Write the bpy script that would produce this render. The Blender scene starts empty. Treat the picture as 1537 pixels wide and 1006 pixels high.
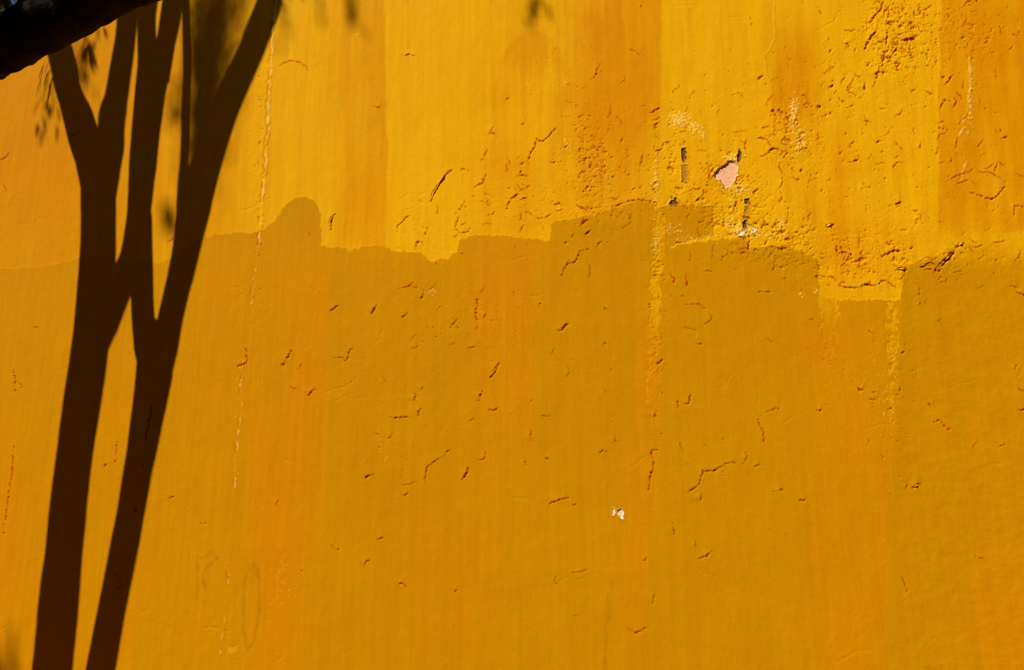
import bpy, math, random
import numpy as np
from mathutils import Vector, noise as mnoise

R = math.radians
random.seed(7)
RNG = np.random.default_rng(11)
S = bpy.context.scene
COL = S.collection

# ------------------------------------------------------------------ camera
F_PX, CX, CY = 1110.0, 768.5, 503.0          # focal length and centre in photo pixels
YAW, PITCH = R(17.3), R(12.3)
DIST, EYE = 2.30, 1.60                        # metres to the wall (plane y = 0), eye height
fw = Vector((-math.sin(YAW)*math.cos(PITCH), math.cos(YAW)*math.cos(PITCH), math.sin(PITCH)))
rt = Vector((math.cos(YAW), math.sin(YAW), 0.0))
up = rt.cross(fw)
cam_loc = Vector((0.0, -DIST, EYE))
cd = bpy.data.cameras.new('camera')
cam = bpy.data.objects.new('camera', cd)
COL.objects.link(cam)
cd.sensor_width = 36.0
cd.lens = 36.0*F_PX/1537.0
cd.clip_start, cd.clip_end = 0.02, 500.0
cam.location = cam_loc
cam.rotation_euler = fw.to_track_quat('-Z', 'Y').to_euler()
S.camera = cam

# ------------------------------------------------------------------ sky and sun
SUN_EL, SUN_AZ = R(45), R(40)                 # azimuth measured from the wall's normal towards the left
SUN = Vector((-math.sin(SUN_AZ)*math.cos(SUN_EL), -math.cos(SUN_AZ)*math.cos(SUN_EL), math.sin(SUN_EL)))
w = bpy.data.worlds.new('World')
S.world = w
w.use_nodes = True
wn = w.node_tree.nodes
sky = wn.new('ShaderNodeTexSky')
sky.sky_type = 'NISHITA'
sky.sun_disc = False
sky.sun_elevation = SUN_EL
sky.sun_rotation = math.atan2(SUN.x, SUN.y)
sky.dust_density = 0.6
sky.air_density = 1.0
sky.altitude = 2200.0
sky.ozone_density = 1.0
wn['Background'].inputs['Strength'].default_value = 0.05
w.node_tree.links.new(sky.outputs[0], wn['Background'].inputs['Color'])
ld = bpy.data.lights.new('sun', 'SUN')
ld.energy = 5.0
ld.angle = R(0.5)
ld.color = (1.0, 0.93, 0.80)
lo = bpy.data.objects.new('sun', ld)
COL.objects.link(lo)
lo.rotation_euler = SUN.to_track_quat('Z', 'Y').to_euler()
lo.location = SUN*12
S.view_settings.view_transform = 'Standard'
S.view_settings.look = 'None'
S.view_settings.exposure = 0.10
S.view_settings.gamma = 1.0
S.view_settings.use_curve_mapping = False

# ------------------------------------------------------------------ mapping helpers
def wall_at(px, py):
    """point of the wall plane (x, z) at a place in the photograph"""
    d = fw*F_PX + rt*(px-CX) - up*(py-CY)
    t = -cam_loc.y/d.y
    return cam_loc.x + d.x*t, cam_loc.z + d.z*t

def project(X, Y, Z):
    dx, dy, dz = X-cam_loc.x, Y-cam_loc.y, Z-cam_loc.z
    d = dx*fw.x + dy*fw.y + dz*fw.z
    u = CX + F_PX*(dx*rt.x + dy*rt.y)/d
    v = CY - F_PX*(dx*up.x + dy*up.y + dz*up.z)/d
    return u, v

def at_dist(px, py, dist):
    d = (fw*F_PX + rt*(px-CX) - up*(py-CY)).normalized()
    return cam_loc + d*dist

def off_wall(px, py, n):
    """point n metres in front of the wall whose sun shadow falls on that place of the wall"""
    x, z = wall_at(px, py)
    t = n/-SUN.y
    return Vector((x, 0, z)) + SUN*t

WALL_TOP = wall_at(0, 45)[1]
WALL_L, WALL_R = -7.0, 5.0

# ------------------------------------------------------------------ objects
def link(name, mesh, mat=None, parent=None):
    o = bpy.data.objects.new(name, mesh)
    COL.objects.link(o)
    if mat is not None and mesh is not None and not mesh.materials:
        mesh.materials.append(mat)
    if parent is not None:
        o.parent = parent
    return o

def empty(name, loc):
    o = bpy.data.objects.new(name, None)
    COL.objects.link(o)
    o.location = loc
    o.empty_display_size = 0.2
    return o

def tag(o, label=None, cat=None, group=None, kind=None):
    if label: o['label'] = label
    if cat: o['category'] = cat
    if group: o['group'] = group
    if kind: o['kind'] = kind
    return o

def mesh_from(name, verts, faces, smooth=False):
    m = bpy.data.meshes.new(name)
    m.from_pydata([tuple(v) for v in verts], [], faces)
    if smooth:
        m.polygons.foreach_set('use_smooth', [True]*len(m.polygons))
    m.update()
    return m

# ------------------------------------------------------------------ materials
def srgb(r, g, b):
    def f(c):
        c /= 255.0
        return c/12.92 if c <= 0.04045 else ((c+0.055)/1.055)**2.4
    return (f(r), f(g), f(b), 1.0)

class NT:
    def __init__(s, name):
        s.m = bpy.data.materials.new(name)
        s.m.use_nodes = True
        s.n = s.m.node_tree.nodes
        s.l = s.m.node_tree.links
        s.b = s.n['Principled BSDF']
    def new(s, t, **kw):
        nd = s.n.new(t)
        for k, v in kw.items(): setattr(nd, k, v)
        return nd
    def put(s, sock, v):
        if hasattr(v, 'is_output') or isinstance(v, bpy.types.NodeSocket): s.l.new(v, sock)
        else: sock.default_value = v
    def attr(s, name):
        return s.new('ShaderNodeAttribute', attribute_name=name).outputs['Fac']
    def math(s, op, a, b=0.0, clamp=False):
        nd = s.new('ShaderNodeMath', operation=op, use_clamp=clamp)
        s.put(nd.inputs[0], a); s.put(nd.inputs[1], b)
        return nd.outputs[0]
    def mix(s, f, a, b, blend='MIX'):
        nd = s.new('ShaderNodeMix', data_type='RGBA', blend_type=blend)
        s.put(nd.inputs[0], f); s.put(nd.inputs[6], a); s.put(nd.inputs[7], b)
        return nd.outputs[2]
    def coords(s, scale=(1,1,1)):
        tc = s.new('ShaderNodeTexCoord')
        mp = s.new('ShaderNodeMapping')
        mp.inputs['Scale'].default_value = scale
        s.l.new(tc.outputs['Object'], mp.inputs['Vector'])
        return mp.outputs[0]
    def noise(s, vec, scale, detail=4.0, rough=0.55):
        nd = s.new('ShaderNodeTexNoise')
        s.l.new(vec, nd.inputs['Vector'])
        nd.inputs['Scale'].default_value = scale
        nd.inputs['Detail'].default_value = detail
        nd.inputs['Roughness'].default_value = rough
        return nd.outputs['Fac']
    def ramp(s, v, lo, hi, a=0.0, b=1.0):
        nd = s.new('ShaderNodeMapRange')
        s.put(nd.inputs[0], v)
        for i, q in enumerate((lo, hi, a, b)): nd.inputs[i+1].default_value = q
        return nd.outputs[0]
    def bump(s, h, dist, strength=1.0, normal=None):
        nd = s.new('ShaderNodeBump')
        s.put(nd.inputs['Height'], h)
        nd.inputs['Distance'].default_value = dist
        nd.inputs['Strength'].default_value = strength
        if normal is not None: s.l.new(normal, nd.inputs['Normal'])
        return nd.outputs[0]
    def done(s, col, rough=0.6, spec=0.3, normal=None):
        s.put(s.b.inputs['Base Color'], col)
        s.put(s.b.inputs['Roughness'], rough)
        s.b.inputs['Specular IOR Level'].default_value = spec
        if normal is not None: s.l.new(normal, s.b.inputs['Normal'])
        return s.m

def paint_material():
    t = NT('ochre_wall_paint')
    v = t.coords()
    vs = t.coords((1.0, 1.0, 0.035))                      # stretched along the brush strokes
    amber = t.attr('amber')
    mott = t.noise(v, 3.2, 5, 0.6)
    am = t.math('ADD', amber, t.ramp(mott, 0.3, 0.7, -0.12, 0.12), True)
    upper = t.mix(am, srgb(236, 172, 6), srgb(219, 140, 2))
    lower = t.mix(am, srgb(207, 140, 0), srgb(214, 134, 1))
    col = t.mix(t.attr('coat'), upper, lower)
    streak = t.noise(vs, 42, 4, 0.65)
    fine = t.noise(vs, 160, 3, 0.6)
    val = t.math('ADD', t.ramp(streak, 0.25, 0.75, -0.075, 0.075), t.ramp(fine, 0.25, 0.75, -0.02, 0.02))
    grain = t.noise(v, 260, 3, 0.7)
    val = t.math('ADD', val, t.ramp(grain, 0.25, 0.75, -0.045, 0.045))
    val = t.math('ADD', val, t.ramp(mott, 0.25, 0.75, -0.03, 0.03))
    val = t.math('ADD', val, 1.0)
    hs = t.new('ShaderNodeHueSaturation')
    t.l.new(val, hs.inputs['Value'])
    t.l.new(col, hs.inputs['Color'])
    col = hs.outputs[0]
    col = t.mix(t.math('MULTIPLY', t.attr('olive'), 0.8), col, srgb(194, 134, 0))
    col = t.mix(t.math('MULTIPLY', t.attr('mark'), 0.65), col, srgb(150, 108, 10))
    col = t.mix(t.math('MULTIPLY', t.attr('peel'), 0.55), col, srgb(210, 106, 4))
    col = t.mix(t.attr('cream'), col, srgb(246, 206, 92))
    col = t.mix(t.attr('crack'), col, srgb(196, 62, 6))  # crack dirt, its red also standing in for light bounced into the grooves
    # dust specks
    sp = t.noise(v, 120, 2, 0.5)
    col = t.mix(t.ramp(sp, 0.70, 0.76, 0.0, 0.55), col, srgb(150, 82, 8))
    h1 = t.bump(t.math('MULTIPLY', t.noise(vs, 130, 4, 0.6), t.ramp(t.noise(v, 5, 3, 0.6), 0.35, 0.65, 0.15, 1.0)), 0.0012, 0.30)
    h2 = t.bump(t.noise(v, 70, 5, 0.62), 0.0022, 0.22, h1)
    h3 = t.bump(t.noise(v, 420, 2, 0.6), 0.0006, 0.6, h2)
    rough = t.ramp(mott, 0.3, 0.7, 0.66, 0.82)
    return t.done(col, rough, 0.02, h3)

def plain(name, c1, c2, scale, rough=0.8, spec=0.2, bdist=0.002, thr=(0.3, 0.7), detail=5):
    t = NT(name)
    v = t.coords()
    n = t.noise(v, scale, detail, 0.6)
    col = t.mix(t.ramp(n, *thr), c1, c2)
    return t.done(col, rough, spec, t.bump(t.noise(v, scale*3, 4, 0.6), bdist, 0.7))

M_PAINT = paint_material()
M_PINK = plain('pink_plaster', srgb(250, 192, 150), srgb(244, 176, 124), 60)
M_WHITE = plain('white_lime', srgb(246, 228, 196), srgb(232, 200, 140), 90)
M_GREY = plain('dark_cement', srgb(84, 58, 26), srgb(150, 96, 18), 110)
M_STAIN = plain('thin_grey_wash', srgb(206, 142, 14), srgb(168, 110, 16), 90)
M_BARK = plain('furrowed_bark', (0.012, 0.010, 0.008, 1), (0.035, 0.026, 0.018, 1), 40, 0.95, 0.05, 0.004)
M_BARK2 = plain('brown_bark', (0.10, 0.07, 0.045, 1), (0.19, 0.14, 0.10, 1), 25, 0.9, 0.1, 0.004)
M_LEAF = plain('narrow_leaf', (0.035, 0.07, 0.02, 1), (0.06, 0.10, 0.03, 1), 8, 0.5, 0.35, 0.0005)
M_PAVE = plain('red_brick_paving', (0.15, 0.042, 0.024, 1), (0.20, 0.056, 0.032, 1), 7, 0.9, 0.15, 0.003)
M_GROUND = plain('dark_asphalt', (0.035, 0.030, 0.027, 1), (0.06, 0.05, 0.043, 1), 12, 0.9, 0.15, 0.004)
M_CORE = plain('grey_render', (0.30, 0.24, 0.17, 1), (0.40, 0.32, 0.22, 1), 5, 0.9, 0.1, 0.003)

# ------------------------------------------------------------------ ground
def sheet(name, x0, x1, y0, y1, z, mat, label, cat, thick=0.0):
    vs = [(x0,y0,z),(x1,y0,z),(x1,y1,z),(x0,y1,z)]
    fs = [(0,1,2,3)]
    if thick:
        vs += [(a,b,z-thick) for a,b,_ in vs[:4]]
        fs += [(4,5,1,0),(5,6,2,1),(6,7,3,2),(7,4,0,3)]
    o = link(name, mesh_from(name, vs, fs), mat)
    return tag(o, label, cat, kind='structure')
sheet('ground', -90, 90, -90, 90, -0.13, M_GROUND, 'dark asphalt ground below the ochre wall', 'ground')
sheet('pavement', -30, 30, -4.2, 0.05, 0.0, M_PAVE, 'red paved footway along the foot of the wall', 'pavement', 0.125)

# added house, unseen behind the viewer: blocks sky to darken and warm the shadows
def box(x0, x1, y0, y1, z0, z1):
    v = [(x0,y0,z0),(x1,y0,z0),(x1,y1,z0),(x0,y1,z0),(x0,y0,z1),(x1,y0,z1),(x1,y1,z1),(x0,y1,z1)]
    return v, [(0,3,2,1),(4,5,6,7),(0,1,5,4),(1,2,6,5),(2,3,7,6),(3,0,4,7)]
M_HOUSE = plain('red_house_plaster', (0.20, 0.055, 0.028, 1), (0.26, 0.075, 0.038, 1), 2.5, 0.9, 0.1, 0.003)
M_TRIM = plain('brown_wood', (0.06, 0.03, 0.018, 1), (0.10, 0.05, 0.03, 1), 14, 0.7, 0.2, 0.001)
M_GLASS = plain('dark_window_glass', (0.01, 0.01, 0.012, 1), (0.02, 0.02, 0.022, 1), 3, 0.08, 0.5, 0.0002)
house = empty('added_shade_house', (0, -7.4, -.13))
tag(house, 'unseen red plastered flat roofed house added across the street to block the sky', 'house')
HP = []
def hpart(name, bx, mat):
    o = link(name, mesh_from(name, *bx), mat); HP.append((o, house)); return o
hpart('wall', box(-16, 16, -11, -7.4, -.13, 7.2), M_HOUSE)
hpart('cornice', box(-16.1, 16.1, -11.1, -7.25, 7.202, 7.5), M_HOUSE)
for xx in (-13, -9, -5, -1, 3, 7, 11):
    for z0, z1 in ((1.0, 2.7), (4.3, 6.0)):
        if xx == -1 and z0 < 2:
            hpart('door', box(xx, xx+1.2, -7.398, -7.36, -.10, 2.4), M_TRIM)
            continue
        f = hpart('window', box(xx, xx+1.1, -7.398, -7.34, z0, z1), M_TRIM)
        g = link('pane', mesh_from('pane', *box(xx+.08, xx+1.02, -7.338, -7.33, z0+.08, z1-.08)), M_GLASS)
        HP.append((g, f))

# ------------------------------------------------------------------ the wall: grid in wall metres
def lines(lo, hi, flo, fhi, step_fn, grow=1.25, cap=0.25):
    """coordinates fine between flo and fhi, growing coarser outside"""
    c = [flo]
    while c[-1] < fhi: c.append(c[-1] + step_fn(c[-1]))
    s = step_fn(flo); left = [flo]
    while left[-1] > lo:
        s = min(s*grow, cap); left.append(left[-1]-s)
    left[-1] = lo
    s = step_fn(fhi); right = [c[-1]]
    while right[-1] < hi:
        s = min(s*grow, cap); right.append(right[-1]+s)
    right[-1] = hi
    return np.array(left[::-1][:-1] + c[:-1] + right)

xl = wall_at(-20, 503)[0] - 0.12
xr = wall_at(1545, 503)[0] + 0.12
zb = min(wall_at(0, 1012)[1], wall_at(1540, 1012)[1]) - 0.03
def xstep(x):
    a = project(np.float64(x), 0.0, 2.0)[0]
    b = project(np.float64(x)+0.01, 0.0, 2.0)[0]
    return 1.4*0.01/(b-a)
GX = lines(WALL_L, WALL_R, xl, xr, xstep)
GZ = lines(0.0, WALL_TOP, zb, WALL_TOP-0.0027, lambda z: 0.0027)
NX, NZ = len(GX), len(GZ)
X, Z = np.meshgrid(GX, GZ)                    # shape (NZ, NX)
Y0 = np.zeros_like(X)
depth = (X-cam_loc.x)*fw.x - cam_loc.y*fw.y + (Z-cam_loc.z)*fw.z
U, V = project(X, Y0, Z)
U = np.where(depth > 0.4, U, 5000.0)
V = np.where(depth > 0.4, V, 900.0)
U = np.clip(U, -1500, 4000); V = np.clip(V, -800, 2500)

# -------- numpy noise
def perlin(x, y, seed):
    r = np.random.default_rng(seed)
    ang = r.random((256, 256))*2*np.pi
    gx, gy = np.cos(ang).astype(np.float32), np.sin(ang).astype(np.float32)
    x = np.asarray(x, np.float32); y = np.asarray(y, np.float32)
    xi = np.floor(x).astype(np.int32); yi = np.floor(y).astype(np.int32)
    xf = x-xi; yf = y-yi
    x0 = xi & 255; x1 = (xi+1) & 255; y0 = yi & 255; y1 = (yi+1) & 255
    u = xf*xf*xf*(xf*(xf*6-15)+10); v = yf*yf*yf*(yf*(yf*6-15)+10)
    a = gx[y0,x0]*xf + gy[y0,x0]*yf
    b = gx[y0,x1]*(xf-1) + gy[y0,x1]*yf
    c = gx[y1,x0]*xf + gy[y1,x0]*(yf-1)
    d = gx[y1,x1]*(xf-1) + gy[y1,x1]*(yf-1)
    return 1.5*((a*(1-u)+b*u)*(1-v) + (c*(1-u)+d*u)*v)
def fbm(x, y, seed, octs=4, gain=0.5):
    s = 0.0; amp = 1.0; tot = 0.0
    for o in range(octs):
        s = s + amp*perlin(x*2**o + 17.3*o, y*2**o - 9.1*o, seed+o)
        tot += amp; amp *= gain
    return s/tot
def sstep(a, b, x):
    t = np.clip((x-a)/(b-a), 0, 1)
    return t*t*(3-2*t)

wob1 = fbm(U/14, V/14, 101, 4)
wob2 = fbm(U/14, V/14, 151, 4)
jit1 = fbm(U/55, V/55, 201, 3)
jit2 = fbm(U/55, V/55, 251, 3)
UJ = U + 3.2*wob1
VJ = V + 3.2*wob2

def inside(poly, u, v):
    r = np.zeros(u.shape, bool)
    n = len(poly)
    for i in range(n):
        x0, y0 = poly[i]; x1, y1 = poly[(i+1) % n]
        if y0 == y1: continue
        c = (y0 > v) != (y1 > v)
        r ^= c & (u < (x1-x0)*(v-y0)/(y1-y0) + x0)
    return r

# -------- the lower coat's hand-cut upper edge (photo places)
EDGE = [(-1500,470),(-300,440),(0,404),(60,400),(120,387),(150,384),(200,393),(235,394),(265,384),(285,368),(305,356),(340,350),(385,348),
 (400,340),(412,330),(425,312),(435,300),(455,295),(470,300),(480,318),(482,342),(480,369),(500,372),(530,375),(540,370),(560,368),(585,372),
 (600,378),(630,378),(640,388),(650,393),(670,388),(685,378),(690,360),(700,355),(730,352),(770,356),(825,361),(828,335),(860,328),(890,322),
 (930,310),(960,299),(984,306),(986,312),(1005,308),(1070,308),(1070,351),(1050,355),(1010,366),(1003,374),(1015,368),(1060,361),(1120,355),
 (1125,373),(1150,368),(1180,370),(1215,381),(1227,395),(1229,442),(1238,447),(1260,451),(1300,450),(1352,451),(1354,405),(1375,392),(1400,386),
 (1425,372),(1455,362),(1500,351),(1540,345),(1900,330),(4000,300),(4000,2500),(-1500,2500)]
rag = fbm(U/6, V/40, 171, 3, .6)
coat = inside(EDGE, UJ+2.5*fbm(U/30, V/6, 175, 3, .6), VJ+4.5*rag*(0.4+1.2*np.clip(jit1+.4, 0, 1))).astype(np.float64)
# the old paint shows again in a worn strip and in scuffs
def band(u, v, l0, l1, r0, r1, y0, y1, sl=6, sr=6, st=20, sb=20):
    """soft-edged upright strip: left edge l0..l1 and right edge r0..r1 from y0 down to y1"""
    t = (v-y0)/(y1-y0)
    L = l0+(l1-l0)*t; Rr = r0+(r1-r0)*t
    return sstep(-sl, sl, u-L)*sstep(-sr, sr, Rr-u)*sstep(-st, st, v-y0)*sstep(-sb, sb, y1-v)
def blob(u, v, cx, cy, rx, ry):
    return np.exp(-(((u-cx)/rx)**2 + ((v-cy)/ry)**2))
wearn = fbm(U/7, V/11, 301, 4, 0.6)
wear = 0.72*band(UJ, VJ, 982, 965, 1000, 984, 312, 600, 5, 6, 30, 120)
wear += 0.55*band(UJ, VJ, 1325, 1335, 1352, 1342, 450, 660, 5, 5, 15, 60)
wear += 0.8*band(UJ, VJ, 1225, 1235, 1262, 1255, 430, 540, 8, 8, 15, 70)
wear += 0.45*band(UJ, VJ, 410, 395, 440, 420, 820, 930, 10, 4, 30, 30)
wear += 0.35*band(UJ, VJ, 355, 345, 366, 356, 520, 750, 4, 4, 20, 20)
wear += 0.30*blob(U, V, 350, 975, 8, 6)*3
wmask = sstep(0.02, 0.30, wear*1.1 - 0.45 + 0.9*wearn)*(wear > 0.02)
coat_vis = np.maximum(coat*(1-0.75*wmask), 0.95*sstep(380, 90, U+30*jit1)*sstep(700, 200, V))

coat_vis *= 1-0.85*sstep(1362, 1400, U+16*jit1)*sstep(412, 352, V+26*jit2+14*wob1)

# -------- tone: how far each roller strip leans to amber
ub = U + 5*jit1; vb = V + 10*jit2
amber = np.zeros_like(U)
up_m = 1-coat
A = lambda k, *a, **q: k*band(ub, vb, *a, **q)
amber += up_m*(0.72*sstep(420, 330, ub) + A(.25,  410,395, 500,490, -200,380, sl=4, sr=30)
   + A(.72, 498,508, 574,582, -300,380, sl=26, sr=2.5, st=1, sb=20) + A(.35, 745,715, 1000,990, -300,350, sl=40, sr=3, st=1)
   + A(.55, 895,870, 999,988, -300,200, sl=50, sr=2.5, st=1, sb=80) + A(.35, 872,880, 960,960, 150,330, sl=20, sr=20, st=40)
   + A(.65, 1166,1158, 1228,1222, 40,170, sl=8, sr=25, st=40, sb=30) + A(.35, 1150,1220, 1300,1330, 180,400, sl=60, sr=60, st=60, sb=40)
   + A(.85, 1416,1408, 2500,2400, -600,352, sl=2.5, sr=60, st=1, sb=25) + A(.30, 1228,1230, 1352,1352, 330,450, sl=20, sr=20)
   + .45*sstep(90, 79, np.hypot((U-800)*1.6, (V-130)*1.0))*sstep(120, 75, V) )
amber += coat*(0.20*sstep(520, 380, ub) + A(.35, 385,355, 503,445, 395,1500, sl=60, sr=3, st=40, sb=1)
   + A(.6, 700,690, 812,800, 350,660, sl=30, sr=25, sb=120) + A(.45, 938,905, 990,958, 470,1500, sl=30, sr=3, st=60, sb=1)
   + A(.5, 1205,1180, 1352,1306, 450,1500, sl=50, sr=3, st=60, sb=1) + A(.5, 560,600, 745,715, 700,1500, sl=60, sr=30, st=120, sb=1)
   + A(.4, 1470,1400, 2500,2400, 600,1500, sl=120, sr=60, st=250, sb=1))
for (cx, cy, rx, ry, k) in [(1215,512,55,30,.75),(975,530,22,45,.7),(965,600,30,20,.5),(600,435,40,14,.45),(765,440,40,90,.4),(460,580,40,40,.5),
    (440,700,60,80,.5),(420,870,35,120,.6),(590,560,45,20,.4),(640,850,80,90,.4),(20,830,60,200,.35),(1500,920,80,90,.5),(735,900,60,40,.3),
    (1180,930,200,80,.25),(740,250,70,40,.3),(930,150,60,90,.3),(1190,110,40,70,.3),(40,200,60,160,.2)]:
    amber += k*blob(U, V, cx, cy, rx, ry)
stA = fbm(U/26, V/330, 353, 3); stB = fbm(U/9, V/170, 355, 3, .6); mo = fbm(U/75, V/110, 357, 4, .6); mo2 = fbm(U/22, V/38, 359, 4, .65)
rough_up = up_m*sstep(600, 860, U)
amber += up_m*(0.42*stA + 0.26*stB) + rough_up*(0.55*np.clip(mo+.05, 0, 1) + 0.40*np.clip(mo2, 0, 1))
amber += coat*(0.45*stA + 0.20*stB + 0.55*np.clip(mo-.05, 0, 1)*sstep(.35, -.1, fbm(U/160, V/160, 363, 2)))
amber *= 0.85+0.3*fbm(U/30, V/120, 351, 3)
amber = np.clip(amber, 0, 1)

# the darker, greener roller strips of the lower coat, and the faint marks under the paint
olive = coat*(A(.40, 505,446, 712,690, 398,1500, sl=3, sr=40, st=6, sb=60) + A(.45, 1000,965, 1222,1190, 372,1500, sl=3, sr=60, st=6, sb=1)
   + A(.5, 1356,1308, 1480,1420, 395,1500, sl=3, sr=80, st=10, sb=1) + A(.5, 830,800, 985,940, 330,700, sl=8, sr=20, st=8, sb=150)
   + A(.35, 712,700, 985,960, 858,1500, sl=8, sr=8, st=4, sb=1) + .6*blob(U, V, 455, 330, 30, 32) + .5*blob(U, V, 1040, 335, 32, 24))
olive = olive*(0.85+0.5*fbm(U/40, V/90, 371, 3)) + coat*np.clip(0.55*fbm(U/30, V/420, 373, 3)+0.25*fbm(U/60, V/60, 375, 3), 0, .6)

mark = np.zeros_like(U)
def seg_apply(pts, rad, fn):
    """call fn(slice, distance, signed, along) round a photo polyline, only where the grid is near it"""
    P = np.array(pts, float)
    wx = [wall_at(*p) for p in P]
    mrg = rad/250.0
    i0 = np.searchsorted(GX, min(a for a,_ in wx)-mrg); i1 = np.searchsorted(GX, max(a for a,_ in wx)+mrg)
    j0 = np.searchsorted(GZ, min(b for _,b in wx)-mrg); j1 = np.searchsorted(GZ, max(b for _,b in wx)+mrg)
    if i1-i0 < 2 or j1-j0 < 2: return
    sl = (slice(j0, j1), slice(i0, i1))
    u = U[sl] + 4.0*wob2[sl]; v = V[sl] + 4.0*wob1[sl]
    best = np.full(u.shape, 1e9); sg = np.zeros(u.shape); al = np.zeros(u.shape)
    L = np.r_[0, np.cumsum(np.hypot(*np.diff(P, axis=0).T))]
    for k in range(len(P)-1):
        a, b = P[k], P[k+1]
        d = b-a; l2 = (d**2).sum()+1e-9
        t = np.clip(((u-a[0])*d[0]+(v-a[1])*d[1])/l2, 0, 1)
        ex = u-(a[0]+t*d[0]); ey = v-(a[1]+t*d[1])
        dd = np.hypot(ex, ey)
        m = dd < best
        best = np.where(m, dd, best)
        sg = np.where(m, ex*0.62+ey*0.78, sg)         # positive away from the sun (down and right)
        al = np.where(m, (L[k]+t*(L[k+1]-L[k]))/L[-1], al)
    fn(sl, best, sg, al)

for pts, wd, k in [
    ([(303,838),(318,828),(326,838),(316,848),(304,860),(308,880)], 3.5, .9), ([(296,835),(297,905)], 2.5, .7), ([(293,895),(310,905)], 3, .4),
    ([(380,846),(388,862),(390,895),(388,930),(380,965),(371,975),(366,950),(365,905),(368,870),(380,846)], 3.2, .75),
    ([(375,850),(388,868)], 5, .6), ([(282,824),(286,850)], 3, .4), ([(912,890),(908,1010)], 4, .6), ([(920,870),(915,930)], 3, .4)]:
    def fm(sl, d, sg, al, wd=wd, k=k):
        mark[sl] = np.maximum(mark[sl], k*sstep(wd, wd*0.3, d)*(0.6+0.8*wearn[sl]))
    seg_apply(pts, wd+4, fm)
olive = np.clip(olive, 0, 1)

# -------- relief (metres, towards the viewer)
H = 0.0050*fbm(X/0.9, Z/0.9, 401, 3) + 0.0012*fbm(X/0.16, Z/0.2, 411, 3)
H += 0.00045*fbm(X/0.03, Z/0.05, 421, 3)
H += coat*0.0007*(1-wmask)*(1-sstep(1362, 1400, U)*sstep(420, 350, V))
# density of flaking
dens = np.zeros_like(U)
for (cx, cy, rx, ry, k) in [(1350,55,55,60,.95),(1450,55,60,55,.55),(1385,110,30,70,.4),(1270,140,120,100,.36),(1190,200,45,55,.75),(1090,300,70,70,.75),
    (1165,360,80,36,.85),(1300,385,100,45,.7),(1440,390,100,24,.5),(1010,250,40,90,.6),(885,250,50,90,.65),(790,290,80,60,.38),(640,350,50,45,.34),
    (988,460,14,150,.6),(715,480,110,80,.2),(1290,560,110,70,.2),(1345,560,30,140,.35),(1300,250,180,120,.3),(600,600,200,120,.12),(860,130,60,60,.3),
    (1080,690,60,40,.2),(1500,320,80,60,.25),(1100,150,120,90,.22),(390,200,10,220,.4)]:
    dens = np.maximum(dens, k*blob(U, V, cx, cy, rx*1.25, ry*1.25))
dens *= 0.8+0.6*fbm(U/35, V/35, 431, 2)
pn = fbm(U/11 + 0.8*wob1, V/9 + 0.8*wob2, 441, 4, 0.6)
peel = sstep(0.0, 0.05, pn - (0.56 - 0.56*dens))*(dens > 0.10)
pn2 = fbm(U/5.5, V/5.0, 451, 3, 0.6)
peel2 = sstep(0.0, 0.08, pn2 - (0.56 - 0.42*dens))*(dens > 0.08)
H -= 0.0030*peel + 0.0026*peel2
H += 0.0012*dens*fbm(U/6, V/6, 461, 3)
rid = 1-np.abs(fbm(U/22, V/16, 471, 4))*2
creek = sstep(0.93, 0.985, rid)*np.clip((dens-0.25)*2.2, 0, 1)
H -= 0.0036*creek
# low trowel ripples of the repaired plaster at right and the worn lower right
rip = band(U, V, 1356, 1330, 3000, 3000, 395, 1400, 60, 60, 40, 60)
H += rip*0.0006*fbm(U/24, V/16, 481, 4)
# stipple of hardly visible pits everywhere
pit = fbm(U/6.5, V/6.5, 491, 2)
pits = sstep(0.60, 0.72, pit)*sstep(0.0, .5, fbm(U/90, V/90, 495, 2)+.1)
H -= 0.0012*pits
crack = np.zeros_like(U); cream = np.zeros_like(U)
peelc = np.clip(0.8*peel+0.5*peel2+0.8*creek, 0, 1)

hf1 = fbm(U/4.2, V/4.2, 541, 2, .6); hf2 = fbm(U/4.2, V/4.2, 551, 2, .6)
def groove(pts, wd, dp=4.0, hair=False):
    """an open crack: paint lifted on the sunward side, then a ragged drop"""
    k0 = random.uniform(.6, 1.3)
    def fn(sl, d, sg, al):
        d = d + 1.3*hf1[sl]
        brk = np.clip(0.66 + 1.4*hf2[sl] + 0.8*wob1[sl], 0.45 if wd < 2.6 else (0.75 if wd >= 5 else 0.0), 1.35)
        tp = wd*0.66*(0.25+0.75*np.sin(np.pi*np.clip(al*0.9+0.05, 0, 1))**0.8)*brk
        g = sstep(tp*0.62+0.55, tp*0.22, d)*sstep(0.12, 0.4, brk)
        H[sl] -= dp*0.00058*g
        if not hair:
            crack[sl] = np.maximum(crack[sl], 0.9*g)
            fade = np.exp(-np.abs(d)/(2.5+wd*1.5))*np.clip(np.sin(np.pi*al), 0, 1)
            H[sl] += 0.00032*dp*k0*fade*sstep(0.6, -0.6, sg)
    seg_apply(pts, wd*3+12, fn)

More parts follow.
